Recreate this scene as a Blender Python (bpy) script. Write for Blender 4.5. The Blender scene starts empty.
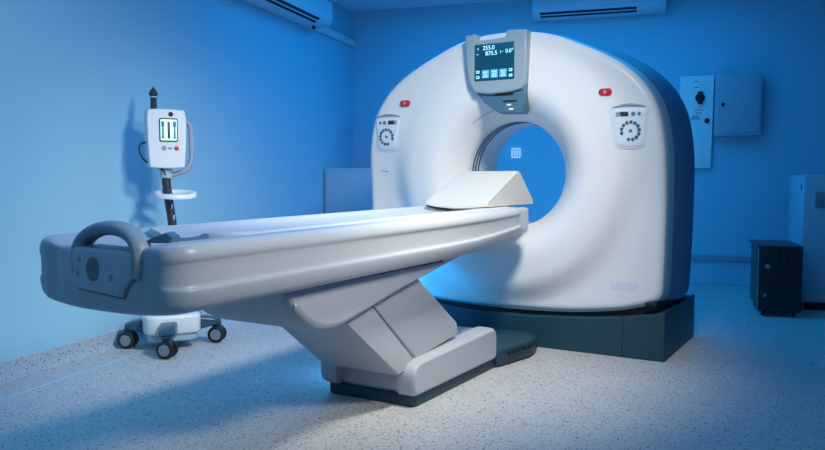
import bpy, bmesh, math, random
from mathutils import Vector, Matrix
random.seed(4)
C = bpy.context.scene.collection
PI = math.pi
R = math.radians
SCN = bpy.context.scene

# ------------------------------------------------------------------ materials
def mat(name, col, rough=.45, metal=0., spec=.5, emit=None, es=0., coat=0.):
    m = bpy.data.materials.new(name); m.use_nodes = True
    b = m.node_tree.nodes['Principled BSDF']
    b.inputs['Base Color'].default_value = (*col, 1)
    b.inputs['Roughness'].default_value = rough
    b.inputs['Metallic'].default_value = metal
    b.inputs['Specular IOR Level'].default_value = spec
    b.inputs['Coat Weight'].default_value = coat
    if emit:
        b.inputs['Emission Color'].default_value = (*emit, 1)
        b.inputs['Emission Strength'].default_value = es
    return m

def bumpy(m, scale, strength, dist=.002):
    nt = m.node_tree; b = nt.nodes['Principled BSDF']
    tc = nt.nodes.new('ShaderNodeTexCoord')
    n = nt.nodes.new('ShaderNodeTexNoise'); n.inputs['Scale'].default_value = scale
    bp = nt.nodes.new('ShaderNodeBump'); bp.inputs['Strength'].default_value = strength
    bp.inputs['Distance'].default_value = dist
    nt.links.new(tc.outputs['Object'], n.inputs['Vector'])
    nt.links.new(n.outputs['Fac'], bp.inputs['Height'])
    nt.links.new(bp.outputs['Normal'], b.inputs['Normal'])
    return m

def floor_mat(name, base):
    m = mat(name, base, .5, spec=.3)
    nt = m.node_tree; b = nt.nodes['Principled BSDF']; L = nt.links.new
    tc = nt.nodes.new('ShaderNodeTexCoord')
    cols = [tuple(base)]
    last = None
    rgb = nt.nodes.new('ShaderNodeRGB'); rgb.outputs[0].default_value = (*base, 1)
    last = rgb.outputs[0]
    for sc, thr, col, sz in ((105, .79, (.12, .15, .19), .38), (66, .87, (.09, .12, .16), .36), (170, .66, (.33, .36, .40), .42), (95, .84, (.66, .68, .68), .4)):
        v = nt.nodes.new('ShaderNodeTexVoronoi'); v.inputs['Scale'].default_value = sc
        L(tc.outputs['Object'], v.inputs['Vector'])
        sep = nt.nodes.new('ShaderNodeSeparateColor'); L(v.outputs['Color'], sep.inputs[0])
        gt = nt.nodes.new('ShaderNodeMath'); gt.operation = 'GREATER_THAN'; gt.inputs[1].default_value = thr
        L(sep.outputs[0], gt.inputs[0])
        lt = nt.nodes.new('ShaderNodeMath'); lt.operation = 'LESS_THAN'; lt.inputs[1].default_value = sz
        L(v.outputs['Distance'], lt.inputs[0])
        mu = nt.nodes.new('ShaderNodeMath'); mu.operation = 'MULTIPLY'
        L(gt.outputs[0], mu.inputs[0]); L(lt.outputs[0], mu.inputs[1])
        mx = nt.nodes.new('ShaderNodeMix'); mx.data_type = 'RGBA'
        L(mu.outputs[0], mx.inputs[0]); L(last, mx.inputs[6]); mx.inputs[7].default_value = (*col, 1)
        last = mx.outputs[2]
    n = nt.nodes.new('ShaderNodeTexNoise'); n.inputs['Scale'].default_value = 2.2; n.inputs['Detail'].default_value = 4
    L(tc.outputs['Object'], n.inputs['Vector'])
    mr = nt.nodes.new('ShaderNodeMapRange'); mr.inputs[3].default_value = .90; mr.inputs[4].default_value = 1.08
    L(n.outputs['Fac'], mr.inputs[0])
    sc = nt.nodes.new('ShaderNodeVectorMath'); sc.operation = 'SCALE'
    L(last, sc.inputs[0]); L(mr.outputs[0], sc.inputs['Scale'])
    L(sc.outputs[0], b.inputs['Base Color'])
    return m

M = dict(
    wall=bumpy(mat('wall_paint', (.31, .58, .72), .6, spec=.25), 260, .12),
    ceil=mat('ceiling_paint', (.5, .7, .82), .8, spec=.2),
    floor=floor_mat('speckled_vinyl', (.57, .565, .55)),
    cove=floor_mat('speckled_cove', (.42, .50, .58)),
    seam=mat('floor_seam', (.50, .66, .78), .6),
    white=bumpy(mat('gantry_white', (.84, .83, .81), .34, spec=.4), 900, .03, .0005),
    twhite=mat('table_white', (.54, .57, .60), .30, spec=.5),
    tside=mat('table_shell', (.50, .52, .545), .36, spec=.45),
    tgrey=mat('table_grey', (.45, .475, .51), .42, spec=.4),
    handle=mat('handle_grey', (.30, .35, .39), .42),
    bgrey=mat('console_grey', (.31, .40, .46), .4),
    bgrey2=mat('console_dark', (.07, .17, .25), .4),
    band=mat('band_grey', (.22, .42, .50), .45),
    side=mat("rear_housing_grey", (.06, .17, .28), .5),
    base=mat('base_teal', (.011, .055, .080), .5),
    black=mat('black_gap', (.006, .007, .008), .6),
    dark=mat('dark_plastic', (.03, .04, .05), .4),
    navy=mat('navy_plastic', (.03, .08, .14), .3),
    cushion=bumpy(mat('cushion_vinyl', (.60, .585, .54), .45, spec=.35), 500, .08, .0006),
    red=mat('red_button', (.62, .02, .03), .3),
    panel=mat('panel_white', (.80, .83, .85), .35),
    screen=mat('screen_teal', (.006, .05, .075), .2, emit=(.003, .050, .11), es=.6),
    glow=mat('screen_text', (.2, .6, .7), .5, emit=(.32, .75, .88), es=.85),
    glow2=mat('screen_tile', (.1, .3, .4), .5, emit=(.05, .25, .38), es=1.0),
    lcd=mat('device_lcd', (.3, .6, .5), .3, emit=(.55, .95, .80), es=1.1),
    gridglow=mat('grid_glow', (.6, .75, .9), .4, emit=(.45, .72, 1.), es=.5),  # glow put in for a bright reflection on the back wall
    pink=mat('button_pink', (.75, .30, .32), .4),
    ring=mat('ring_button', (.08, .22, .33), .4),
    rubber=mat('rubber', (.012, .014, .016), .5),
    wheelgrey=mat('wheel_disc', (.22, .27, .32), .4),
    ac=mat('ac_plastic', (.50, .66, .78), .4),
    bore=mat('bore_liner', (.74, .78, .82), .35),
    metalw=mat('cabinet_paint', (.40, .56, .66), .4),
    metalw2=mat('panel_cabinet_paint', (.34, .42, .50), .45),
    sign=mat('control_plate', (.80, .82, .84), .4),
    blackbox=mat('black_case', (.022, .022, .026), .32),
    darkcase=mat('grey_case_side', (.018, .02, .026), .35),
    chrome=mat('chrome', (.6, .62, .65), .2, metal=1),
    rail=mat('bumper_rail', (.30, .36, .45), .5),
    trunk=mat('trunking_plastic', (.72, .74, .76), .5),
)
def clear_mat():
    m = bpy.data.materials.new('clear_plastic_sheet'); m.use_nodes = True
    nt = m.node_tree; nt.nodes.clear(); L = nt.links.new
    out = nt.nodes.new('ShaderNodeOutputMaterial')
    tr = nt.nodes.new('ShaderNodeBsdfTransparent')
    pr = nt.nodes.new('ShaderNodeBsdfPrincipled')
    pr.inputs['Base Color'].default_value = (.80, .83, .85, 1); pr.inputs['Roughness'].default_value = .22
    tc = nt.nodes.new('ShaderNodeTexCoord')
    mp = nt.nodes.new('ShaderNodeMapping'); mp.inputs['Scale'].default_value = (6, 1.2, 3)
    n = nt.nodes.new('ShaderNodeTexNoise'); n.inputs['Scale'].default_value = 2.2; n.inputs['Detail'].default_value = 3
    n.inputs['Distortion'].default_value = .6
    bp = nt.nodes.new('ShaderNodeBump'); bp.inputs['Strength'].default_value = .6; bp.inputs['Distance'].default_value = .02
    L(tc.outputs['Object'], mp.inputs[0]); L(mp.outputs[0], n.inputs[0]); L(n.outputs['Fac'], bp.inputs['Height'])
    L(bp.outputs['Normal'], pr.inputs['Normal'])
    mx = nt.nodes.new('ShaderNodeMixShader'); mx.inputs[0].default_value = .22
    L(tr.outputs[0], mx.inputs[1]); L(pr.outputs[0], mx.inputs[2]); L(mx.outputs[0], out.inputs[0])
    return m
M['clear'] = clear_mat()

# ------------------------------------------------------------------ helpers
def smooth(bm, ang=40):
    for f in bm.faces: f.smooth = len(f.verts) < 9
    bm.normal_update()
    for e in bm.edges:
        if len(e.link_faces) == 2:
            try: e.smooth = e.calc_face_angle() < R(ang)
            except ValueError: pass

def obj(name, bm, m, parent=None, ang=40, sharp=False):
    if not sharp: smooth(bm, ang)
    me = bpy.data.meshes.new(name); bm.to_mesh(me); bm.free()
    o = bpy.data.objects.new(name, me); C.objects.link(o)
    me.materials.append(M[m] if isinstance(m, str) else m)
    if parent: o.parent = parent
    return o

def thing(name, label, cat, loc=(0, 0, 0), rz=0, group=None):
    o = bpy.data.objects.new(name, None); C.objects.link(o)
    o.empty_display_size = .1
    o.location = loc; o.rotation_euler = (0, 0, rz)
    o['label'] = label; o['category'] = cat
    if group: o['group'] = group
    return o

def tag(o, label, cat):
    o['label'] = label; o['category'] = cat; return o

def struct(name, bm, m, parent=None, ang=40):
    o = obj(name, bm, m, parent, ang)
    if not parent: o['kind'] = 'structure'
    return o

def add(bm, other, mtx=None):
    """append bm 'other' (consumed) into bm"""
    me = bpy.data.meshes.new('tmp')
    if mtx is not None: bmesh.ops.transform(other, matrix=mtx, verts=other.verts)
    other.to_mesh(me); other.free(); bm.from_mesh(me); bpy.data.meshes.remove(me)

def box(x0, x1, y0, y1, z0, z1, bev=0., seg=3):
    bm = bmesh.new(); bmesh.ops.create_cube(bm, size=1)
    for v in bm.verts:
        v.co = Vector((x0 + (v.co.x + .5) * (x1 - x0), y0 + (v.co.y + .5) * (y1 - y0), z0 + (v.co.z + .5) * (z1 - z0)))
    if bev: bmesh.ops.bevel(bm, geom=list(bm.edges), offset=bev, segments=seg, profile=.5, affect='EDGES')
    return bm

def prism(pts, lo, hi, axis='y', bev=0., seg=3, mid=None):
    """closed 2D polygon extruded along axis. pts are (a,b) on the other two axes in order."""
    bm = bmesh.new()
    def P(a, b, t):
        return {'y': (a, t, b), 'x': (t, a, b), 'z': (a, b, t)}[axis]
    A = [bm.verts.new(P(a, b, lo)) for a, b in pts]
    B = [bm.verts.new(P(a, b, hi)) for a, b in pts]
    n = len(pts)
    f1 = bm.faces.new(A); f2 = bm.faces.new(B[::-1])
    for i in range(n): bm.faces.new((A[i], B[i], B[(i + 1) % n], A[(i + 1) % n]))
    bmesh.ops.recalc_face_normals(bm, faces=bm.faces)
    if bev:
        es = list(f1.edges) + list(f2.edges)
        bmesh.ops.bevel(bm, geom=es, offset=bev, segments=seg, profile=.5, affect='EDGES')
    return bm

def loft(rings, closed=True, cap0=True, cap1=True):
    bm = bmesh.new(); V = [[bm.verts.new(p) for p in r] for r in rings]
    n = len(rings[0])
    for a, b in zip(V[:-1], V[1:]):
        for i in range(n if closed else n - 1):
            j = (i + 1) % n
            bm.faces.new((a[i], a[j], b[j], b[i]))
    if cap0: bm.faces.new(V[0][::-1])
    if cap1: bm.faces.new(V[-1])
    bmesh.ops.recalc_face_normals(bm, faces=bm.faces)
    return bm

def spline(pts, k=6, closed=False):
    P = [Vector(p) for p in pts]; n = len(P); out = []
    rng = n if closed else n - 1
    for i in range(rng):
        p1 = P[i]; p2 = P[(i + 1) % n]
        p0 = P[i - 1] if (i > 0 or closed) else 2 * p1 - p2
        p3 = P[(i + 2) % n] if (i + 2 < n or closed) else 2 * p2 - p1
        for s in range(k):
            t = s / k
            out.append(.5 * ((2 * p1) + (p2 - p0) * t + (2 * p0 - 5 * p1 + 4 * p2 - p3) * t * t + (3 * p1 - p0 - 3 * p2 + p3) * t ** 3))
    if not closed: out.append(P[-1])
    return out

def tube(path, r, n=14, r2=None, up=None, cap=True):
    """sweep an ellipse r x r2 along path (r may be a list)"""
    path = [Vector(p) for p in path]; rings = []
    upv = Vector(up) if up else None
    prev = None
    for i, p in enumerate(path):
        t = (path[min(i + 1, len(path) - 1)] - path[max(i - 1, 0)]).normalized()
        if upv is not None: a = upv.cross(t)
        elif prev is None: a = t.orthogonal()
        else: a = prev - t * prev.dot(t)
        a.normalize(); b = t.cross(a); prev = a
        ra = r[i] if isinstance(r, (list, tuple)) else r
        rb = (r2 if r2 else ra)
        rings.append([p + a * ra * math.cos(2 * PI * k / n) + b * rb * math.sin(2 * PI * k / n) for k in range(n)])
    return loft(rings, True, cap, cap)

def lathe(prof, n=32, axis='z', cap=False):
    rings = []
    for r, h in prof:
        r = max(r, 1e-4); ring = []
        for k in range(n):
            a = 2 * PI * k / n; x, y = r * math.cos(a), r * math.sin(a)
            ring.append({'z': (x, y, h), 'y': (x, h, y), 'x': (h, x, y)}[axis])
        rings.append(ring)
    return loft(rings, True, True, True)

def shift(bm, x=0, y=0, z=0, rot=None):
    if rot is not None: bmesh.ops.transform(bm, matrix=rot, verts=bm.verts)
    bmesh.ops.translate(bm, vec=(x, y, z), verts=bm.verts); return bm

def rrect(w, h, r, k=6, cx=0, cy=0):
    pts = []
    for sx, sy, a0 in ((1, 1, 0), (-1, 1, 90), (-1, -1, 180), (1, -1, 270)):
        for i in range(k + 1):
            a = R(a0 + 90 * i / k)
            pts.append((cx + sx * (w / 2 - r) + r * math.cos(a), cy + sy * (h / 2 - r) + r * math.sin(a)))
    return pts

def text(name, body, size, m, parent, loc, rot, bold=0.):
    cu = bpy.data.curves.new(name, 'FONT'); cu.body = body; cu.size = size; cu.extrude = .0004; cu.offset = bold
    cu.align_x = 'LEFT'; cu.align_y = 'CENTER'
    t = bpy.data.objects.new('tmp_text', cu); C.objects.link(t)
    bpy.context.view_layer.update()
    dg = bpy.context.evaluated_depsgraph_get()
    me = bpy.data.meshes.new_from_object(t.evaluated_get(dg))
    bpy.data.objects.remove(t)
    me.materials.clear(); me.materials.append(M[m])
    o = bpy.data.objects.new(name, me); C.objects.link(o); o.parent = parent
    o.location = loc; o.rotation_euler = rot
    return o

# ------------------------------------------------------------------ camera
CAMH = 1.1
F = 758.
cam = bpy.data.objects.new('camera', bpy.data.cameras.new('camera')); C.objects.link(cam)
cam.data.sensor_width = 36; cam.data.lens = 36 * F / 825
cam.location = (0, 0, CAMH); cam.rotation_euler = (R(90 - 3.55), 0, R(17.6))
cam.data.clip_start = .05
SCN.camera = cam

G = R(-13.5)
def g2w(x, y, z=0):
    c, s = math.cos(G), math.sin(G); return (c * x - s * y, s * x + c * y, z)

# ------------------------------------------------------------------ room
XL, YB, XR, YF, ZC = -3.33, 8.2, 3.2, -1.6, 3.0
struct('floor', box(XL - .1, XR + .1, YF, YB + .1, -.1, 0), 'floor')
struct('ceiling', box(XL - .1, XR + .1, YF, YB + .1, ZC, ZC + .1), 'ceil')
struct('wall_left', box(XL - .1, XL, YF, YB + .1, 0, ZC), 'wall')
struct('wall_back', box(XL, XR, YB, YB + .1, 0, ZC), 'wall')
struct('wall_right', box(XR, XR + .1, YF, YB + .1, 0, ZC), 'wall')
# coved skirting of the same speckled vinyl
cove = [(0, 0), (.045, 0), (.028, .006), (.014, .018), (.008, .04), (.007, .105), (0, .107)]
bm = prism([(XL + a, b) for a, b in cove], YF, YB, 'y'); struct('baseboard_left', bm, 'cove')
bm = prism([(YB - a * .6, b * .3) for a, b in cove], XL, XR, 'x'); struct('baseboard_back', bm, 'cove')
# bumper rail on the back wall
struct('trim_1', box(-1.0, 2.6, YB - .022, YB, .262, .325, .006), 'rail')
# welded seam across the floor vinyl
struct('trim_2', box(-3.079, -3.061, -1.4, 6.0, 0, .0012), 'seam')
# cable trunking on the left wall
struct('trim_3', box(XL, XL + .05, 3.2, YB - .02, 2.605, 2.675, .006), 'trunk')

# ------------------------------------------------------------------ scanner gantry
gan = thing('ct_scanner_gantry', 'large white ring-shaped CT scanner gantry on a dark teal base', 'CT scanner', g2w(-2.07, 4.6), G)
BC = Vector((.02, 1.13)); BR = .352
half = [(0, 2.045), (.13, 2.040), (.26, 2.020), (.37, 1.988), (.47, 1.945), (.62, 1.875), (.765, 1.79), (.87, 1.70), (.945, 1.60), (.995, 1.485), (1.022, 1.35), (1.035, 1.2), (1.037, .95), (1.035, .7),
        (1.03, .47), (1.022, .395), (.985, .348), (.90, .318), (.75, .283), (.5, .252), (.25, .238), (0, .234)]
outl = half + [(-x * 1.03, z) for x, z in half[-2:0:-1]]
outl = [Vector((p.x, p.y)) for p in spline([(x, z, 0) for x, z in outl], 8, True)]
NT = 240
def R_at(th):
    d = Vector((math.cos(th), math.sin(th))); best = 1.
    for i in range(len(outl)):
        a = outl[i] - BC; b = outl[(i + 1) % len(outl)] - BC; e = b - a
        den = d.x * e.y - d.y * e.x
        if abs(den) < 1e-9: continue
        t = (a.x * e.y - a.y * e.x) / den; u = (a.x * d.y - a.y * d.x) / den
        if t > 0 and -1e-6 <= u <= 1 + 1e-6: best = t
    return best
TH = [2 * PI * k / NT for k in range(NT)]
RO = [R_at(t) for t in TH]
def sstep(a, b, x):
    t = min(max((x - a) / (b - a), 0), 1); return t * t * (3 - 2 * t)
def edge_d(x, z):
    p = Vector((x, z)); best = 9
    for i in range(0, len(outl)):
        a = outl[i]; b = outl[(i + 1) % len(outl)]; e = b - a; t = max(0, min(1, (p - a).dot(e) / e.length_squared))
        best = min(best, (a + e * t - p).length)
    return best
def yface(x, z, ed=None):
    r = (Vector((x, z)) - BC).length
    y = -.06
    if r < .60: y += .20 * (1 - (r - BR) / (.60 - BR)) ** 2.3
    # raised torus fading out to the flatter corners
    low = sstep(1.45, .9, z)
    y += (.020 + .055 * low) * sstep(.70, .88, r)
    y -= .02 * sstep(.9, 1.1, abs(x) + .001) * low
    if ed is None: ed = edge_d(x, z)
    rr = .045
    if ed < rr: y += rr - math.sqrt(max(rr * rr - (rr - ed) ** 2, 0))
    return y
ts = [0, .015, .03, .05, .075, .1, .13, .16, .2, .24, .29, .34, .4, .46, .52, .58, .64, .7, .75, .8, .84, .875, .9, .92, .94, .955, .967, .977, .986, .993, .998, 1]
rings = []
# inner lip turning into the bore
rings.append([(BC.x + BR * math.cos(a), .17, BC.y + BR * math.sin(a)) for a in TH])
for t in ts:
    ring = []
    for a, ro in zip(TH, RO):
        r = BR + (ro - BR) * t
        x = BC.x + r * math.cos(a); z = BC.y + r * math.sin(a)
        ring.append((x, yface(x, z, 0 if t == 1 else None), z))
    rings.append(ring)
edge_ring = rings[-1]
def outline_ring(s, y, cz=1.15, inset=0.):
    out = []
    for a, ro in zip(TH, RO):
        x = BC.x + ro * math.cos(a); z = BC.y + ro * math.sin(a)
        # inset towards the middle
        dx, dz = -x, cz - z; l = math.hypot(dx, dz)
        x += dx / l * inset; z += dz / l * inset
        out.append((x * s, y, cz + (z - cz) * s))
    return out
rings.append([(x, .028 if True else y, z) for x, y, z in edge_ring])
obj('front_cover', loft(rings, True, False, False), 'white', gan, 50)
obj('seam_band', loft([outline_ring(1, .025, inset=.012), outline_ring(1, .03, inset=.003), outline_ring(1, .10, inset=-.006), outline_ring(1, .165, inset=-.014), outline_ring(1, .17, inset=.0)], True, False, False), 'band', gan, 60)
rr = [outline_ring(1, .165, inset=.002), outline_ring(1, .17, inset=-.010), outline_ring(1, .25, inset=-.026), outline_ring(1, .42, inset=-.052), outline_ring(1, .55, inset=-.058), outline_ring(1, .66, inset=-.03),
      outline_ring(1, .74, inset=.02), outline_ring(1, .80, inset=.07), outline_ring(1, .84, inset=.14), outline_ring(1, .86, inset=.26)]
last = rr[-1]
for t in (.3, .6, 1):
    rr.append([(x + (BC.x + .5 * math.cos(a) - x) * t, .86, z + (BC.y + .5 * math.sin(a) - z) * t) for (x, y, z), a in zip(last, TH)])
obj('rear_housing', loft(rr, True, False, False), 'side', gan, 50)
def circ(r, y): return [(BC.x + r * math.cos(a), y, BC.y + r * math.sin(a)) for a in TH]
obj('bore_liner', loft([circ(.351, .16), circ(.348, .18), circ(.348, .52), circ(.36, .60), circ(.39, .68), circ(.43, .76), circ(.47, .82), circ(.5, .858)], True, False, False), 'bore', gan, 60)
for y in (.195, .235, .278):
    obj('bore_ring', loft([circ(.347, y - .009), circ(.344, y - .008), circ(.344, y + .008), circ(.347, y + .009)], True, False, False), 'navy', gan)
# thin raised arc above the bore
arc = []
for k in range(41):
    a = R(52 + 76 * k / 40); r = .43; x = BC.x + r * math.cos(a); z = BC.y + r * math.sin(a)
    arc.append((x, yface(x, z) - .001, z))
obj('bore_trim', tube(arc, .0022, 6), 'rail', gan)
# base
bt = [(-1.05, .318), (-.95, .30), (-.8, .272), (-.6, .238), (-.4, .215), (-.2, .203), (0, .20), (.2, .203), (.4, .215), (.6, .228), (.8, .252), (.95, .278), (1.05, .298)]
b = obj('base', prism([(-1.05, 0)] + bt + [(1.05, 0)], 0, .89, 'y', .008), 'base', gan, 25)
obj('base_seam', box(.795, .799, -.0015, .01, .012, .265), 'black', b)
obj('base_gap', box(-1.0, 1.0, .05, .84, .19, .42, .01), 'black', gan)
# small latch under the right corner
obj('cover_latch', box(.93, 1.0, -.01, .06, .33, .352, .006), 'black', gan)
# console
def front_strip(poly, off, m, parent, name, thick=.03, bev=.004):
    return obj(name, prism(poly, -off, -off + thick, 'y', bev), m, parent)
def dx(px): return px + 2.07
# grey console: flat face proud of the cover, following its tilt
con_out = [(-.236, 2.028), (-.165, 2.034), (-.160, 1.990), (.052, 1.996), (.058, 2.040), (.193, 2.032), (.196, 1.86), (.190, 1.700), (.165, 1.665), (.08, 1.648), (-.06, 1.640), (-.165, 1.655), (-.208, 1.72), (-.226, 1.82)]
con = obj('console_housing', prism(con_out, -.112, -.02, 'y', .012), 'bgrey', gan)
low = [(-.185, 1.68), (.188, 1.70), (.178, 1.58), (.158, 1.512), (.006, 1.516), (-.10, 1.585)]
lc = obj('lower_console', prism(low, -.088, .02, 'y', .008), 'bgrey2', gan)
for x0, x1, z0, z1 in ((-.03, .10, 1.628, 1.642), (.03, .125, 1.586, 1.597)):
    obj('console_slot', box(x0, x1, -.0915, -.08, z0, z1, .002), 'black', lc)
for x0, x1, z0, z1 in ((-.025, .0, 1.646, 1.654), (.025, .05, 1.646, 1.654), (.055, .085, 1.562, 1.574), (.07, .1, 1.534, 1.546)):
    obj('console_key', box(x0, x1, -.0925, -.08, z0, z1, .002), 'panel', lc)
scr = obj('display_screen', box(-.163, .116, -.1165, -.10, 1.728, 1.962, .003), 'screen', gan)
ROTF = (R(90), 0, 0)
text('screen_text', '≤', .026, 'glow', scr, (-.146, -.1175, 1.935), ROTF)
text('screen_text', '255.0', .038, 'glow', scr, (-.104, -.1175, 1.936), ROTF, .0006)
text('screen_text', '•⊢', .020, 'glow', scr, (-.152, -.1175, 1.898), ROTF)
text('screen_text', '875.5', .038, 'glow', scr, (-.085, -.1175, 1.900), ROTF, .0006)
text('screen_text', '⊢', .034, 'glow', scr, (.018, -.1175, 1.903), ROTF)
text('screen_text', '0.0°', .034, 'glow', scr, (.056, -.1175, 1.906), ROTF, .0006)
for cx in (-.084, -.022, .040):
    obj('screen_icon', box(cx - .025, cx + .025, -.118, -.115, 1.744, 1.796, .001), 'glow2', scr)
    for dz_, w in ((.012, .030), (-.002, .022), (-.016, .034)):
        obj('icon_mark', box(cx - w / 2, cx + w / 2, -.119, -.117, 1.770 + dz_ - .003, 1.770 + dz_ + .003), 'glow', scr)
for cx in (-.139, .092):
    for cz in (1.786, 1.752):
        obj('screen_icon', box(cx - .012, cx + .012, -.118, -.115, cz - .009, cz + .009, .001), 'glow', scr)
        obj('icon_mark', box(cx - .008, cx + .008, -.119, -.1175, cz - .002, cz + .003), 'screen', scr)
# emergency buttons, keypads, small flaps
def patch(poly, off, thick, m, name, parent, bev=.002):
    """flat plate laid on the curved cover at polygon centre, tilted to it"""
    cx = sum(p[0] for p in poly) / len(poly); cz = sum(p[1] for p in poly) / len(poly)
    y = yface(cx, cz)
    return obj(name, prism(poly, y - off, y - off + thick, 'y', bev), m, parent)
for x, z in ((-.738, 1.622), (.682, 1.618)):
    e = patch(rrect(.080, .042, .02, 6, x, z), .014, .03, 'red', 'emergency_button', gan, .006)
    y = yface(x, z)
    obj('button_mark', shift(lathe([(.0, -.001), (.011, -.001), (.011, .001), (.0, .001)], 20, 'y'), x, y - .0145, z), 'pink', e)
def drape(poly, off, m, name, parent, lip=.006):
    cx = sum(p[0] for p in poly) / len(poly); cz = sum(p[1] for p in poly) / len(poly)
    rings = []
    for t in (.02, .25, .5, .75, .93, 1):
        rings.append([(cx + (a - cx) * t, yface(cx + (a - cx) * t, cz + (b_ - cz) * t) - off + (off * .4 if t == 1 else 0), cz + (b_ - cz) * t) for a, b_ in poly])
    rings.append([(a, yface(a, b_) + lip, b_) for a, b_ in poly])
    return obj(name, loft(rings, True, True, False), m, parent)
for s in (-1, 1):
    cx = .826 if s > 0 else -.880
    cz = 1.408 if s > 0 else 1.420
    # grey tube stands in for the shaded upper edge of the keypad recess
    def trap(w0, w1, z0, z1, r):
        pts = [(-w1, z1), (w1, z1), (w0, z0), (-w0 * .8, z0)]
        pts = [(p[0] * (1 if s > 0 else -1), p[1]) for p in pts]
        out = []
        n = 4
        for i in range(n):
            p = Vector(pts[i]); a = Vector(pts[i - 1]); b_ = Vector(pts[(i + 1) % n])
            u = (a - p).normalized() * r; v = (b_ - p).normalized() * r
            for k in range(6):
                t = k / 5; out.append(tuple((p + u) * (1 - t) ** 2 + p * 2 * t * (1 - t) + (p + v) * t * t))
        return [(cx + a, cz + b_) for a, b_ in out]
    kp = drape(trap(.100, .124, -.135, .135, .05), .004, 'bore', 'keypad', gan)
    pl = drape([(a + .004 * s, b_ - .010) for a, b_ in trap(.082, .102, -.112, .112, .035)], .009, 'panel', 'keypad_plate', kp)
    shade_arc = [(cx + (-.100 + .20 * k / 12), yface(cx + (-.100 + .20 * k / 12), cz + .12) - .003, cz + .112 + .014 * math.sin(PI * k / 12)) for k in range(13)]
    obj('recess_shade', tube(shade_arc, [.003 + .007 * math.sin(PI * k / 12) for k in range(13)], 10), 'rail', kp)
    yf = lambda x, z: yface(x, z) - .009
    mx_ = lambda v: cx + (v if s > 0 else -v)
    def kb(x0, x1, z0, z1, m, nm):
        a, b_ = sorted((mx_(x0), mx_(x1))); y = yf((a + b_) / 2, cz + z0)
        return obj(nm, box(a, b_, y - .002, y + .002, cz + z0, cz + z1, .001), m, kp)
    kb(-.076, -.052, .058, .086, 'rail', 'lcd_window'); kb(-.052, -.002, .058, .086, 'dark', 'lcd_window')
    for bx, rr_ in ((.027, .013), (.062, .010)):
        obj('key', shift(lathe([(0, -.003), (rr_, -.003), (rr_, .001), (0, .001)], 16, 'y'), mx_(bx), yf(mx_(bx), cz + .072), cz + .072), 'ring', kp)
    ccx, ccz = (.012, -.028)
    for k in range(12):
        a = R(195 - k * 27) 
        px_, pz_ = ccx + .052 * math.cos(a), ccz + .052 * math.sin(a)
        obj('key', shift(lathe([(.0105, -.002), (.0105, -.0035), (.0065, -.0035), (.0065, -.002)], 14, 'y'), mx_(px_), yf(mx_(px_), cz + pz_), cz + pz_), 'ring', kp)
    obj('key', shift(lathe([(0, -.0025), (.010, -.0025), (.010, .001), (0, .001)], 16, 'y'), mx_(ccx), yf(mx_(ccx), cz + ccz), cz + ccz), 'ring', kp)
# small square flap low on the left wing
patch(rrect(.062, .05, .008, 4, -.925, 1.175), .0025, .01, 'bore', 'service_flap', gan, .001)
patch(rrect(.17, .05, .004, 2, .80, .44), .0012, .01, 'bore', 'rating_plate', gan, .0004)

# ------------------------------------------------------------------ patient table
tab = thing('patient_table', 'long white CT patient table with arched foot handle on a slanted pedestal', 'patient table', g2w(-2.1, 3.0), G)
# cross-section (half), x as fraction of half width, z relative to top
prof = [(0, -.030), (.30, -.028), (.52, -.020), (.70, -.006), (.80, 0), (.90, -.001), (.955, -.008), (.988, -.024), (1.0, -.042), (.992, -.054), (.982, -.062), (.976, -.085), (.976, -.122), (.984, -.134),
        (1.0, -.142), (1.002, -.152), (.99, -.170), (.965, -.190), (.92, -.206), (.80, -.222), (.4, -.236), (0, -.238)]
pf = [(p.x, p.y) for p in spline([(a, b, 0) for a, b in prof], 3)]
XO = .03
def ztop(y): return .907 + .020 * (y + 1.5) / 2.7
def section(y, hw, sz, drop=0.):
    """full ring; sz scales the height about the middle, drop shrinks it from below"""
    zt = ztop(y); zm = zt - .108
    out = []
    for a, b in pf:
        z = b * (1 - drop); z = zt + (-.108 + (z + .108) * sz)
        out.append((a * hw, y, z))
    return [(x + XO, yy, z) for x, yy, z in out] + [(-x + XO, yy, z) for x, yy, z in out[-2:0:-1]]
st = []
y0 = -1.490
def end_sc(d, r, p=2.3):
    if d >= r: return 1.
    return (1 - (1 - d / r) ** p) ** (1 / p)
HW = .357
for d in (0, .003, .008, .016, .028, .045, .065, .09, .12, .16, .22, .30):
    y = y0 + d
    st.append(section(y, HW - .095 * (1 - end_sc(d, .10, 2.1)), .74 + .26 * end_sc(d, .085, 2.2)))
for y in (-1.1, -.6, -.2, .2, .5, .7, .85, 1.0, 1.08, 1.14, 1.17, 1.185):
    t = max(0, (y - .3) / .885)
    hw = HW - .02 * t ** 1.5 - .05 * sstep(1.08, 1.185, y)
    st.append(section(y, hw, 1, .30 * t ** 1.6 + .10 * sstep(1.1, 1.185, y)))
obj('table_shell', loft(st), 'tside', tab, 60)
ZT = .925
obj('shell_seam', box(-.24, .302, -.92, .28, .685, .6925, .002), 'black', tab)
# cradle reaching towards the bore, with shallow trough
cp = [(0, -.022), (.4, -.018), (.75, -.004), (.92, 0), (.985, -.010), (1, -.03), (.99, -.11), (.94, -.155), (.6, -.166), (0, -.168)]
cf = [(p.x, p.y) for p in spline([(a, b, 0) for a, b in cp], 3)]
def csec(y, hw, zt, s=1.):
    r = [(a * hw, y, zt - .07 + (b + .07) * s) for a, b in cf]
    return [(x + XO, yy, z) for x, yy, z in r] + [(-x + XO, yy, z) for x, yy, z in r[-2:0:-1]]
obj('cradle', loft([csec(.4, .262, .922), csec(1.2, .265, .922), csec(1.375, .265, .920), csec(1.39, .262, .920, .97), csec(1.40, .255, .920, .9)]), 'twhite', tab, 60)
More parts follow.
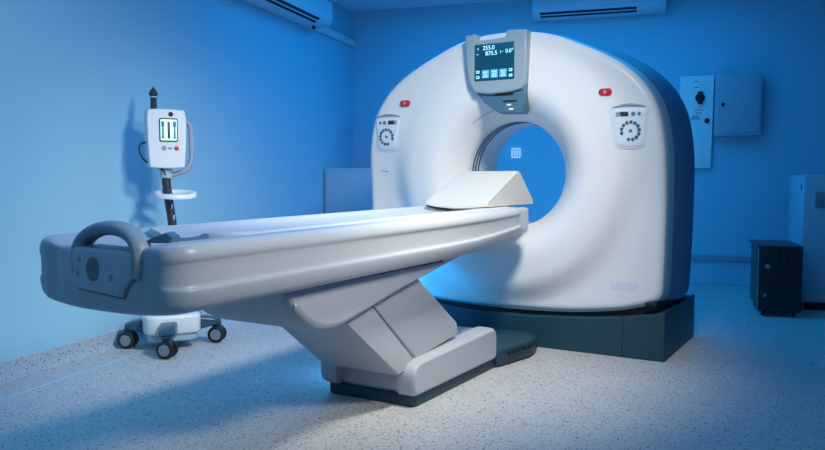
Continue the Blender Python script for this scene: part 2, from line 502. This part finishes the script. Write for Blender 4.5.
# mattress pad on top of the shell
mp_ = [(0, .002), (.3, .003), (.6, .010), (.8, .022), (.9, .026), (.97, .020), (1, .008), (.98, -.004), (.6, -.02), (0, -.03)]
mf = [(p.x, p.y) for p in spline([(a, b, 0) for a, b in mp_], 3)]
def msec(y, hw, s=1.):
    r = [(a * hw, y, ztop(y) - .019 + b * s) for a, b in mf]
    return [(x + XO, yy, z) for x, yy, z in r] + [(-x + XO, yy, z) for x, yy, z in r[-2:0:-1]]
ms = [msec(-1.15 + d, .255 * end_sc(d + .02, .16), .5 + .5 * end_sc(d + .01, .05)) for d in (0, .01, .025, .05, .08, .12, .18)]
ms += [msec(y, .255) for y in (-.8, -.4, 0, .4, .8, 1.1)] + [msec(1.15, .253, .9), msec(1.16, .248, .6)]
obj('mattress', loft(ms), 'twhite', tab, 60)
# foot handle
hp = []
HX = .085
for k in range(29):
    a = PI * k / 28
    hp.append((HX - .146 * math.cos(a), -1.478 + .012 * math.sin(a), .845 + .100 * max(math.sin(a), 0) ** .75))
hp = [(HX - .140, -1.478, .80)] + hp + [(HX + .140, -1.478, .80)]
hd = obj('foot_handle', tube(hp, .023, 18, .035, up=(0, 1, 0)), 'handle', tab, 60)
obj('handle_button', box(HX + .082, HX + .112, -1.478, -1.452, .930, .944, .004), 'dark', hd)
PX = .075
pp = [(-.158, .865), (-.168, .825), (-.155, .790), (-.118, .752), (.09, .738), (.102, .765), (.150, .812), (.158, .862), (.12, .880), (-.12, .884)]
pp = [(x + PX, z) for x, z in pp]
po = [(PX + (x - PX) * 1.06, .81 + (z - .81) * 1.07 - .004) for x, z in pp]
obj('panel_gap', prism(po, -1.496, -1.41, 'y', .004), 'dark', tab)
hpn = obj('handle_panel', prism(pp, -1.511, -1.42, 'y', .010), 'twhite', tab)
obj('release_pad', prism([(.030 * math.cos(2 * PI * k / 28) + PX - .03, .818 + .038 * math.sin(2 * PI * k / 28)) for k in range(28)], -1.515, -1.50, 'y', .002), 'dark', hpn)
for a, b_, c, d in ((-.105, -.090, .835, .853), (-.110, -.098, .790, .808), (.045, .062, .785, .805)):
    obj('panel_mark', box(PX + a, PX + b_, -1.5125, -1.50, c, d, .001), 'ring', hpn)
bk = prism([(0, 0), (.085, .0), (.09, .02), (.07, .032), (.02, .014)], -.03, .03, 'y', .004)
shift(bk, .215, -1.44, ztop(-1.37) - .004, Matrix.Rotation(R(25), 4, 'Z'))
obj('strap_buckle', bk, 'bgrey2', tab)
# corner cap on the near side rail
obj('rail_cap', shift(prism([(.018 * math.cos(2 * PI * k / 20), .026 * math.sin(2 * PI * k / 20)) for k in range(20)], -.012, .003, 'x', .003), XO + HW - .0155, -1.375, .805), 'tside', tab)
# keel
kprof = [(-.93, .70), (-.87, .63), (-.79, .556), (-.70, .506), (-.59, .491), (-.47, .508), (-.1, .588), (.50, .70), (.50, .74), (-.93, .74)]
ks = []
NK = 10
def keel_ring(x, s):
    out = []
    for y, z in kprof:
        yy = y if y > -.5 else -.5 + (y + .5) * (1 - .16 * (1 - s)); zz = z if z > .7 else .70 + (z - .70) * (.72 + .28 * s)
        out.append((x, yy, zz))
    return out
def keel_smooth(x, s):
    base_ = [Vector((x, y, z)) for _, y, z in keel_ring(x, s)]
    low_ = spline([tuple(p) for p in base_[:7]], 4)
    return [tuple(p) for p in low_] + [tuple(p) for p in base_[7:]]
xs = [(-.29, .45), (-.286, .68), (-.275, .85), (-.255, .95), (-.22, 1), (.22, 1), (.255, .95), (.275, .85), (.286, .68), (.29, .45)]
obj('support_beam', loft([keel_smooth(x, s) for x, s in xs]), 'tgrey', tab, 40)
obj('beam_screw', shift(lathe([(0, -.003), (.006, -.003), (.006, .002), (0, .002)], 12, 'x'), .291, -.84, .63), 'panel', tab)
# telescoping leg, two slanted covers
l1 = [(-.50, .54), (-.02, .17), (.16, .19), (-.245, .54)]
l2 = [(-.25, .56), (.155, .21), (.60, .26), (.58, .325), (.13, .64), (-.2, .64)]
obj('lower_leg_cover', prism(l1, -.225, .225, 'x', .010), 'tgrey', tab)
obj('upper_leg_cover', prism(l2, -.220, .220, 'x', .010), 'tgrey', tab)
# pedestal housings
for s in (-1, 1):
    rings = []
    x_in, x_out = (.18, .282)
    sp = [(.062, .054), (.042, .066), (.032, .092), (.030, .155), (.040, .190), (.068, .211), (.12, .220), (.5, .232), (.90, .243), (.935, .239), (.955, .222), (.962, .195), (.962, .08), (.955, .062), (.94, .054)]
    pts = sp
    bm = bmesh.new()
    def P(x, s2):
        cy, cz = .43, .15
        return [(x, cy + (a - cy) * (1 - .05 * (1 - s2)), cz + (b - cz) * (1 - .4 * (1 - s2))) for a, b in pts]
    lst = [(x_in, 1), (x_out - .045, 1), (x_out - .025, .96), (x_out - .010, .86), (x_out - .002, .70), (x_out, .5)]
    bm.free()
    obj('base_side_cover', loft([P(s * x, q) for x, q in lst]), 'tgrey', tab, 50)
obj('base_front_cover', prism([(.085, .055), (.07, .08), (.075, .165), (.105, .18), (.95, .222), (.95, .055)], -.19, .19, 'x', .006), 'tgrey', tab)
obj('plinth', prism([(-.235, .06), (.245, .06), (.265, .08), (.265, 1.0), (-.255, 1.0), (-.255, .08)], 0, .056, 'z', .006), 'base', tab)
# rear cover on the floor joining pedestal and gantry
fc = [(-.28, .96), (.28, .96), (.30, 1.02), (.355, 1.30), (.33, 1.46), (.25, 1.54), (-.31, 1.50)]
rc = obj('rear_floor_cover', prism(fc, 0, .115, 'z', .03), 'base', tab)
for k in range(6):
    yy = 1.04 + k * .055
    obj('vent_slot', box(.315 + .0085 * k, .330 + .007 * k, yy, yy + .032, .066, .084, .002), 'black', rc)
for xx in (-.05, .18):
    obj('cover_clip', box(xx, xx + .012, 1.02, 1.09, .095, .12, .003), 'dark', rc)

# clear plastic guard wrapped round the foot end of the table
gs = [(-.150 + .40 * k / 20, -1.530 + .030 * abs(k / 10 - 1) ** 3) for k in range(21)]
g_in = [[(x, y + dy, z) for x, y in gs] for z, dy in ((.705, .035), (.73, .008), (.78, .0), (.84, 0), (.893, 0))]
gb = loft(g_in, False, False, False)
obj('clear_foot_guard', gb, 'clear', tab)

# headrest cushion
hr = thing('headrest_cushion', 'cream vinyl wedge headrest cushion at the gantry end of the table', 'cushion', g2w(-2.035, 4.2, .941), G)
hc = []
hs = [(-.36, -.002), (-.345, .022), (.075, .192), (.105, .203), (.135, .192), (.325, .022), (.335, .0), (.31, -.006), (-.33, -.006)]
hsp = []
for i in range(len(hs)):
    p = Vector(hs[i]); a = Vector(hs[i - 1]); b_ = Vector(hs[(i + 1) % len(hs)])
    u = (a - p); v = (b_ - p); u = u.normalized() * min(.008, u.length * .4); v = v.normalized() * min(.008, v.length * .4)
    for k in range(4):
        t = k / 3; hsp.append((p + u) * (1 - t) ** 2 + p * 2 * t * (1 - t) + (p + v) * t * t)
NX = 18
for i in range(NX + 1):
    u = -1 + 2 * i / NX
    x = .255 * u
    e = abs(u)
    hc.append((x, 1 if e < .999 else 1))
rings = []
for i, x in enumerate([-.202, -.201, -.197, -.19] + [-.19 + .38 * k / 14 for k in range(1, 14)] + [.19, .197, .201, .202]):
    e = max(0, abs(x) - .19) / .012; s = 1 - .03 * (1 - math.sqrt(max(0, 1 - e * e)))
    dip = -.014 * (1 - (x / .202) ** 2)
    rings.append([(x * (1 - .04 * min(1, max(0, p.y / .2))), p.x * s, .09 + (p.y - .09) * s + (dip if p.y < .03 else 0)) for p in hsp])
obj('cushion_body', loft(rings), 'cushion', hr, 35)
obj('gap_shade', prism([(-.185, .002), (-.12, -.0095), (-.05, -.0145), (-.05, -.026), (-.12, -.021), (-.185, -.008)], -.365, -.30, 'y', .002), 'black', hr)  # black strip stands in for shade in the gap under the cushion

# ------------------------------------------------------------------ injector stand
sx, sy, srz = -3.01, 4.22, R(45)
stn = thing('injector_stand', 'white and navy injector stand on casters by the left wall', 'medical stand', (sx, sy, 0), srz)
def wpt(x, y, z):  # world -> stand local
    c, s = math.cos(-srz), math.sin(-srz); a, b = x - sx, y - sy
    return Vector((c * a - s * b, s * a + c * b, z))
# base body
obj('base_skirt', prism(rrect(.35, .35, .08), .10, .225, 'z', .02), 'panel', stn)
obj('base_skirt_band', prism(rrect(.31, .31, .07), .055, .105, 'z', .01), 'metalw', stn)
casters = [(-3.24, 4.06), (-2.80, 3.89), (-2.76, 4.42), (-3.21, 4.60)]
for cx, cy in casters:
    p = wpt(cx, cy, 0); d = Vector((p.x, p.y, 0)).normalized()
    q = Vector((p.x, p.y, 0)) - d * .02
    a0 = d * .10
    rings = []
    for t, w, h0, h1 in ((0, .055, .09, .19), (.5, .052, .105, .185), (.85, .05, .12, .175), (1, .046, .122, .168), (1.12, .03, .128, .158)):
        c = a0 + (q - a0) * t; n = Vector((-d.y, d.x, 0))
        sec = rrect(2 * w, h1 - h0, .018, 4, 0, (h0 + h1) / 2)
        rings.append([c + n * a + Vector((0, 0, b)) for a, b in sec])
    arm = obj('base_leg', loft(rings), 'navy', stn)
    # twin caster
    cz = .056
    yaw = random.uniform(-.25, .25) + R(64)
    rot = Matrix.Rotation(yaw, 4, 'Z')
    fork = box(-.018, .018, -.03, .03, cz + .0, .125, .008)
    cpt = obj('caster', shift(fork, q.x, q.y, 0, rot), 'navy', stn)
    for s in (-1, 1):
        w = lathe([(0, -.012), (.046, -.012), (.055, -.006), (.056, 0), (.055, .006), (.046, .012), (0, .012)], 28, 'x')
        bmesh.ops.translate(w, vec=(s * .030, 0, cz), verts=w.verts)
        obj('wheel', shift(w, q.x, q.y, 0, rot), 'rubber', cpt)
        w = lathe([(0, -.002), (.034, -.002), (.036, 0), (.034, .003), (0, .003)], 24, 'x')
        bmesh.ops.translate(w, vec=(s * .043, 0, cz), verts=w.verts)
        obj('wheel_disc', shift(w, q.x, q.y, 0, rot), 'wheelgrey', cpt)
# pole rises with a gentle bend
pole = spline([(.03, 0, .2), (.03, 0, .60), (.028, 0, .78), (.008, 0, .95), (-.005, 0, 1.06), (-.005, 0, 1.16)], 6)
obj('pole', tube(pole, .028, 18), 'dark', stn)
for z in (.83, .90, .97):
    obj('pole_clip', box(.008 + (.97 - z) * .14, .018 + (.97 - z) * .14, -.032, -.024, z, z + .03, .002), 'metalw', stn)
obj('pole_collar', shift(lathe([(0, 0), (.036, 0), (.038, .01), (.038, .05), (.034, .06), (0, .06)], 24), -.005, 0, 1.10), 'metalw', stn)
# ring tray
bm = loft([[(.045 + (.118 + o) * math.cos(2 * PI * k / 48), -.03 + (.085 + o) * math.sin(2 * PI * k / 48), .995 + h + .18 * (.085 + o) * math.sin(2 * PI * k / 48)) for k in range(48)] for o, h in ((.014, -.014), (.016, .010), (.010, .015), (-.018, .012), (-.024, .004), (-.018, -.014), (.014, -.014))], True, False, False)
obj('ring_tray', bm, 'panel', stn, 60)
# upper rod with cone tip
obj('upper_rod', shift(lathe([(0, 0), (.020, 0), (.020, .08), (.024, .085), (.024, .10), (.030, .105), (.022, .125), (.006, .145), (.004, .155), (0, .155)], 22), -.075, 0, 1.53), 'dark', stn)
obj('rod_ring', shift(lathe([(0, 0), (.0245, 0), (.0245, .008), (0, .008)], 22), -.075, 0, 1.613), 'metalw', stn)
# injector head
hb = [(-.120, 1.20), (-.095, 1.165), (.075, 1.165), (.100, 1.20), (.112, 1.42), (.104, 1.515), (.075, 1.535), (-.10, 1.535), (-.128, 1.515), (-.130, 1.42)]
hb2 = [(p.x, p.y) for p in spline([(a, b, 0) for a, b in hb], 4, True)]
hd_ = obj('injector_head', prism(hb2, -.085, .055, 'y', .008, 2), 'panel', stn)
face = -.087
obj('screen_bezel', prism(rrect(.115, .150, .01, 4, .0, 1.405), face - .003, face + .01, 'y', .002), 'dark', hd_)
sc_ = obj('screen', prism(rrect(.100, .132, .006, 4, .0, 1.405), face - .006, face + .0, 'y', .001), 'lcd', hd_)
# the two dark syringe symbols on the screen
for s in (-1, 1):
    for (x0, x1, z0, z1) in ((.026, .046, 1.425, 1.46), (.030, .042, 1.36, 1.43), (.026, .046, 1.35, 1.362)):
        a, b_ = sorted((s * x0, s * x1))
        obj('screen_symbol', box(a, b_, face - .007, face - .003, z0, z1, .001), 'ring', hd_)
obj('screen_symbol', box(-.008, .008, face - .007, face - .003, 1.35, 1.458, .001), 'dark', hd_)
for x, m_ in ((-.03, 'rail'), (.048, 'red')):
    obj('head_button', shift(lathe([(0, -.004), (.013, -.003), (.015, 0), (0, .001)], 18, 'y'), x, face, 1.290), m_, hd_)
obj('head_button', box(-.004, .02, face - .003, face + .002, 1.284, 1.296, .001), 'rail', hd_)
obj('head_lens', shift(lathe([(0, -.006), (.014, -.005), (.016, 0), (0, .001)], 18, 'y'), .015, face + .003, 1.505), 'black', hd_)
# grey hooked handle
hk = spline([(.10, .03, 1.47), (.150, .02, 1.45), (.158, .01, 1.40), (.158, .0, 1.28), (.150, -.005, 1.20), (.115, -.005, 1.15), (.04, -.005, 1.122), (.0, 0, 1.12)], 5)
obj('hook_arm', tube(hk, .017, 14), 'rail', stn)
# cable on the left
cb = spline([(-.12, .0, 1.33), (-.16, .0, 1.315), (-.168, 0, 1.27), (-.14, 0, 1.215), (-.09, 0, 1.18), (-.03, -.03, 1.15), (-.01, -.03, 1.10)], 6)
obj('cable', tube(cb, .006, 8), 'dark', stn)

# ------------------------------------------------------------------ wall units
acl = thing('air_conditioner', 'wall air conditioner high on the left wall, near the corner', 'air conditioner', (XL, 6.2, 2.58))
def ac_body(L, depth, h, parent):
    pr = [(0, 0), (depth - .07, 0), (depth - .01, .045), (depth, .08), (depth, h - .03), (depth - .03, h), (0, h)]
    body = obj('housing', prism([(a, b) for a, b in pr], -L / 2, L / 2, 'y', .008), 'ac', parent)
    v0 = Vector((depth - .07, 0)); v1 = Vector((depth - .01, .045)); dv = (v1 - v0); n = Vector((dv.y, -dv.x)).normalized()
    for t0, t1 in ((.02, .40), (.55, .95)):
        a = v0 + dv * t0; b = v0 + dv * t1
        q = [tuple(a + n * .002), tuple(b + n * .002), tuple(b - n * .006), tuple(a - n * .006)]
        obj('louvre_slot', prism(q, -L / 2 + .08, L / 2 - .28, 'y'), 'black', parent)
    mid = v0 + dv * .475
    obj('louvre_blade', prism([tuple(mid + n * .006 + dv.normalized() * .006), tuple(mid + n * .006 - dv.normalized() * .006), tuple(mid - n * .003 - dv.normalized() * .006), tuple(mid - n * .003 + dv.normalized() * .006)], -L / 2 + .08, L / 2 - .28, 'y'), 'ac', parent)
    return body
L1 = 1.9
ac_body(L1, .24, .27, acl)
acl.location = (XL + .001, 6.15, 2.60)
obj('drain_spout', shift(lathe([(0, 0), (.018, 0), (.018, .03), (0, .03)], 12), .1, .80, -.03), 'dark', acl)
acb = thing('air_conditioner', 'wall air conditioner on the back wall above the scanner', 'air conditioner', (-.57, YB, 2.76), R(-90))
ac_body(1.32, .24, .255, acb)
obj('indicator_light', box(.232, .243, .50, .53, .10, .11, .001), 'panel', acb)

# white control plate and grey cupboard beside it on the back wall
cpn = thing('wall_control_panel', 'narrow white control plate with black rotary switch on the back wall', 'control panel', (.41, YB, 1.2))
obj('plate', prism([(-.17, .0), (.135, .0), (.148, .92), (-.17, .92)], -.045, 0, 'y', .004), 'sign', cpn)
obj('rotary_switch', shift(lathe([(0, -.075), (.028, -.075), (.040, -.06), (.046, -.05), (.046, -.04), (0, -.04)], 24, 'y'), .02, 0, .70), 'black', cpn)
obj('switch_lever', box(-.005, .045, -.09, -.07, .635, .76, .008), 'black', cpn)
obj('push_button', shift(lathe([(0, -.065), (.022, -.063), (.026, -.055), (.026, -.04), (0, -.04)], 18, 'y'), .09, 0, .47), 'black', cpn)
for z, w, x in ((.86, .035, .0), (.80, .045, .0), (.575, .08, .03), (.545, .06, .03), (.50, .08, .0), (.485, .09, .0), (.515, .06, 0)):
    obj('printed_line', box(x - w / 2 - .02, x + w / 2 - .02, -.0462, -.04, z, z + .008), 'ring', cpn)
cup = thing('wall_cabinet', 'shallow grey metal cabinet with a single door on the back wall', 'cabinet', (.78, YB, 1.515))
obj('housing', box(-.215, .205, -.15, 0, 0, .60, .006), 'metalw2', cup)
dr = obj('door', box(-.195, .188, -.158, -.148, .025, .585, .004), 'metalw2', cup)
obj('knob', shift(lathe([(0, -.02), (.017, -.018), (.017, 0), (0, 0)], 16, 'y'), -.145, -.158, .30), 'black', dr)
# glowing plate added in place of a bright reflection seen through the bore
sw = thing('added_glowing_plate', 'small glowing grid plate standing in for a reflection seen through the bore', 'reflection', (-1.424, YB - .001, 1.32))
obj('plate', prism(rrect(.10, .11, .012), -.012, 0, 'y', .002) if False else prism(rrect(.10, .11, .012, 4, 0, .05), -.012, 0, 'y', .002), 'gridglow', sw)
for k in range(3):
    obj('added_grid_bar', box(-.042, .042, -.015, -.010, .018 + k * .028, .022 + k * .028), 'rail', sw)
    obj('added_grid_bar', box(-.030 + k * .028, -.026 + k * .028, -.015, -.010, .005, .098), 'rail', sw)

# ------------------------------------------------------------------ floor furniture at the back
lowc = thing('storage_cabinet', 'low pale cabinet in the left back corner behind the scanner', 'cabinet', (-2.80, 7.36, 0))
obj('carcass', box(-.52, .6, .02, .70, .08, 1.205, .005), 'metalw', lowc)
obj('plinth', box(-.50, .58, .05, .68, 0, .08), 'dark', lowc)
for a, b_ in ((-.50, .04), (.05, .59)):
    d_ = obj('door', box(a + .005, b_ - .005, 0, .02, .10, 1.165, .004), 'metalw', lowc)
    obj('handle', box(b_ - .05, b_ - .035, -.02, 0, .6, .72, .003), 'chrome', d_)
tall = thing('equipment_cabinet', 'pale grey equipment cabinet with a grille at the right edge of the room', 'cabinet', (1.19, 6.96, 0))
obj('housing', box(0, .72, 0, .72, .07, 1.125, .008), 'metalw', tall)
obj('plinth', box(.03, .70, .03, .70, 0, .07), 'black', tall)
gr = bmesh.new()
for i in range(9):
    add(gr, box(.085, .245, -.004, .006, .855 + i * .015, .862 + i * .015))
obj('grille', gr, 'dark', tall)
gr2 = bmesh.new()
for i in range(11):
    add(gr2, box(.083 + i * .016, .088 + i * .016, -.006, -.002, .85, .985))
obj('grille_mesh', gr2, 'metalw', tall)
obj('side_latch', box(-.004, .0, .10, .125, 1.0, 1.05, .001), 'dark', tall)
bb = thing('power_unit', 'black ribbed power supply unit on casters beside the grey cabinet', 'power unit', (.81, 6.55, 0))
obj('case', box(.012, .30, .012, .60, .05, .535, .006), 'darkcase', bb)
fp = obj('front_panel', box(0, .315, -.012, .02, .045, .555, .008), 'blackbox', bb)
for k in range(3):
    obj('front_rib', box(.125 + k * .06, .130 + k * .06, -.017, -.010, .06, .53, .001), 'dark', fp)
obj('power_button', shift(lathe([(0, -.006), (.018, -.005), (.020, 0), (0, 0)], 18, 'y'), .065, -.012, .40), 'rail', fp)
obj('power_button', shift(lathe([(0, -.006), (.012, -.005), (.014, 0), (0, 0)], 18, 'y'), .05, -.012, .17), 'rail', fp)
obj('top_panel', box(-.008, .32, -.012, .62, .545, .565, .006), 'blackbox', bb)
obj('side_rail', box(-.002, .012, .0, .02, .06, .54, .002), 'chrome', bb)
for x in (.05, .27):
    for y in (.05, .55):
        w = lathe([(0, -.012), (.022, -.012), (.026, -.006), (.026, .006), (.022, .012), (0, .012)], 18, 'x')
        obj('caster', shift(w, x, y, .026), 'rubber', bb)

# ------------------------------------------------------------------ light
def area(name, loc, target, sx_, sy_, power, col, spread=180):
    l = bpy.data.lights.new(name, 'AREA'); l.shape = 'RECTANGLE'; l.size = sx_; l.size_y = sy_
    l.energy = power; l.color = col; l.spread = R(spread)
    o = bpy.data.objects.new(name, l); C.objects.link(o); o.location = loc
    o.rotation_euler = (Vector(target) - Vector(loc)).to_track_quat('-Z', 'Y').to_euler()
    return o
NEU = (1, .98, .90); BLU = (.0, .37, 1.)
def spot(name, loc, target, power, col, ang, blend, rad):
    l = bpy.data.lights.new(name, 'SPOT'); l.energy = power; l.color = col; l.spot_size = R(ang); l.spot_blend = blend; l.shadow_soft_size = rad
    o = bpy.data.objects.new(name, l); C.objects.link(o); o.location = loc
    o.rotation_euler = (Vector(target) - Vector(loc)).to_track_quat('-Z', 'Y').to_euler()
    return o
spot('exam_lamp', g2w(-.80, 2.85, 2.85), g2w(-2.4, 3.85, .75), 375, NEU, 86, 1, .22)
spot('side_lamp', (.9, 2.1, 2.35), (-2.3, 3.0, .75), 250, NEU, 66, 1, .3)
area('blue_ceiling_light', (-1.0, 6.3, 2.95), (-1.0, 6.3, 0), 3.5, 2.5, 58, BLU)
area('blue_ceiling_light', (-1.6, 2.4, 2.95), (-1.6, 2.4, 0), 2.0, 2.0, 22, BLU)
spot('blue_foot_light', g2w(-2.47, 3.45, .14), g2w(-2.6, 3.1, 0), 2.2, (.1, .5, 1.), 150, .5, .03)
area('blue_floor_light', g2w(-3.05, 4.35, .30), g2w(-2.0, 4.3, .2), .3, .2, 6, BLU)
area('blue_rear_light', g2w(-2.1, 6.2, .35), (-1.9, 8.2, 1.3), .8, .2, 11, (.10, .50, 1.))
area('front_fill_light', (-.9, -1.0, 2.6), (-1.9, 2.0, .8), 1.4, 1.0, 11, (.36, .72, 1.))  # added fill behind the camera, brightens the foot end of the table
w = bpy.data.worlds.new('world'); SCN.world = w; w.use_nodes = True
w.node_tree.nodes['Background'].inputs[0].default_value = (.0, .34, 1, 1)
w.node_tree.nodes['Background'].inputs[1].default_value = .12

SCN.view_settings.view_transform = 'Standard'; SCN.view_settings.look = 'None'
SCN.view_settings.exposure = 0; SCN.view_settings.gamma = 1; SCN.view_settings.use_curve_mapping = False
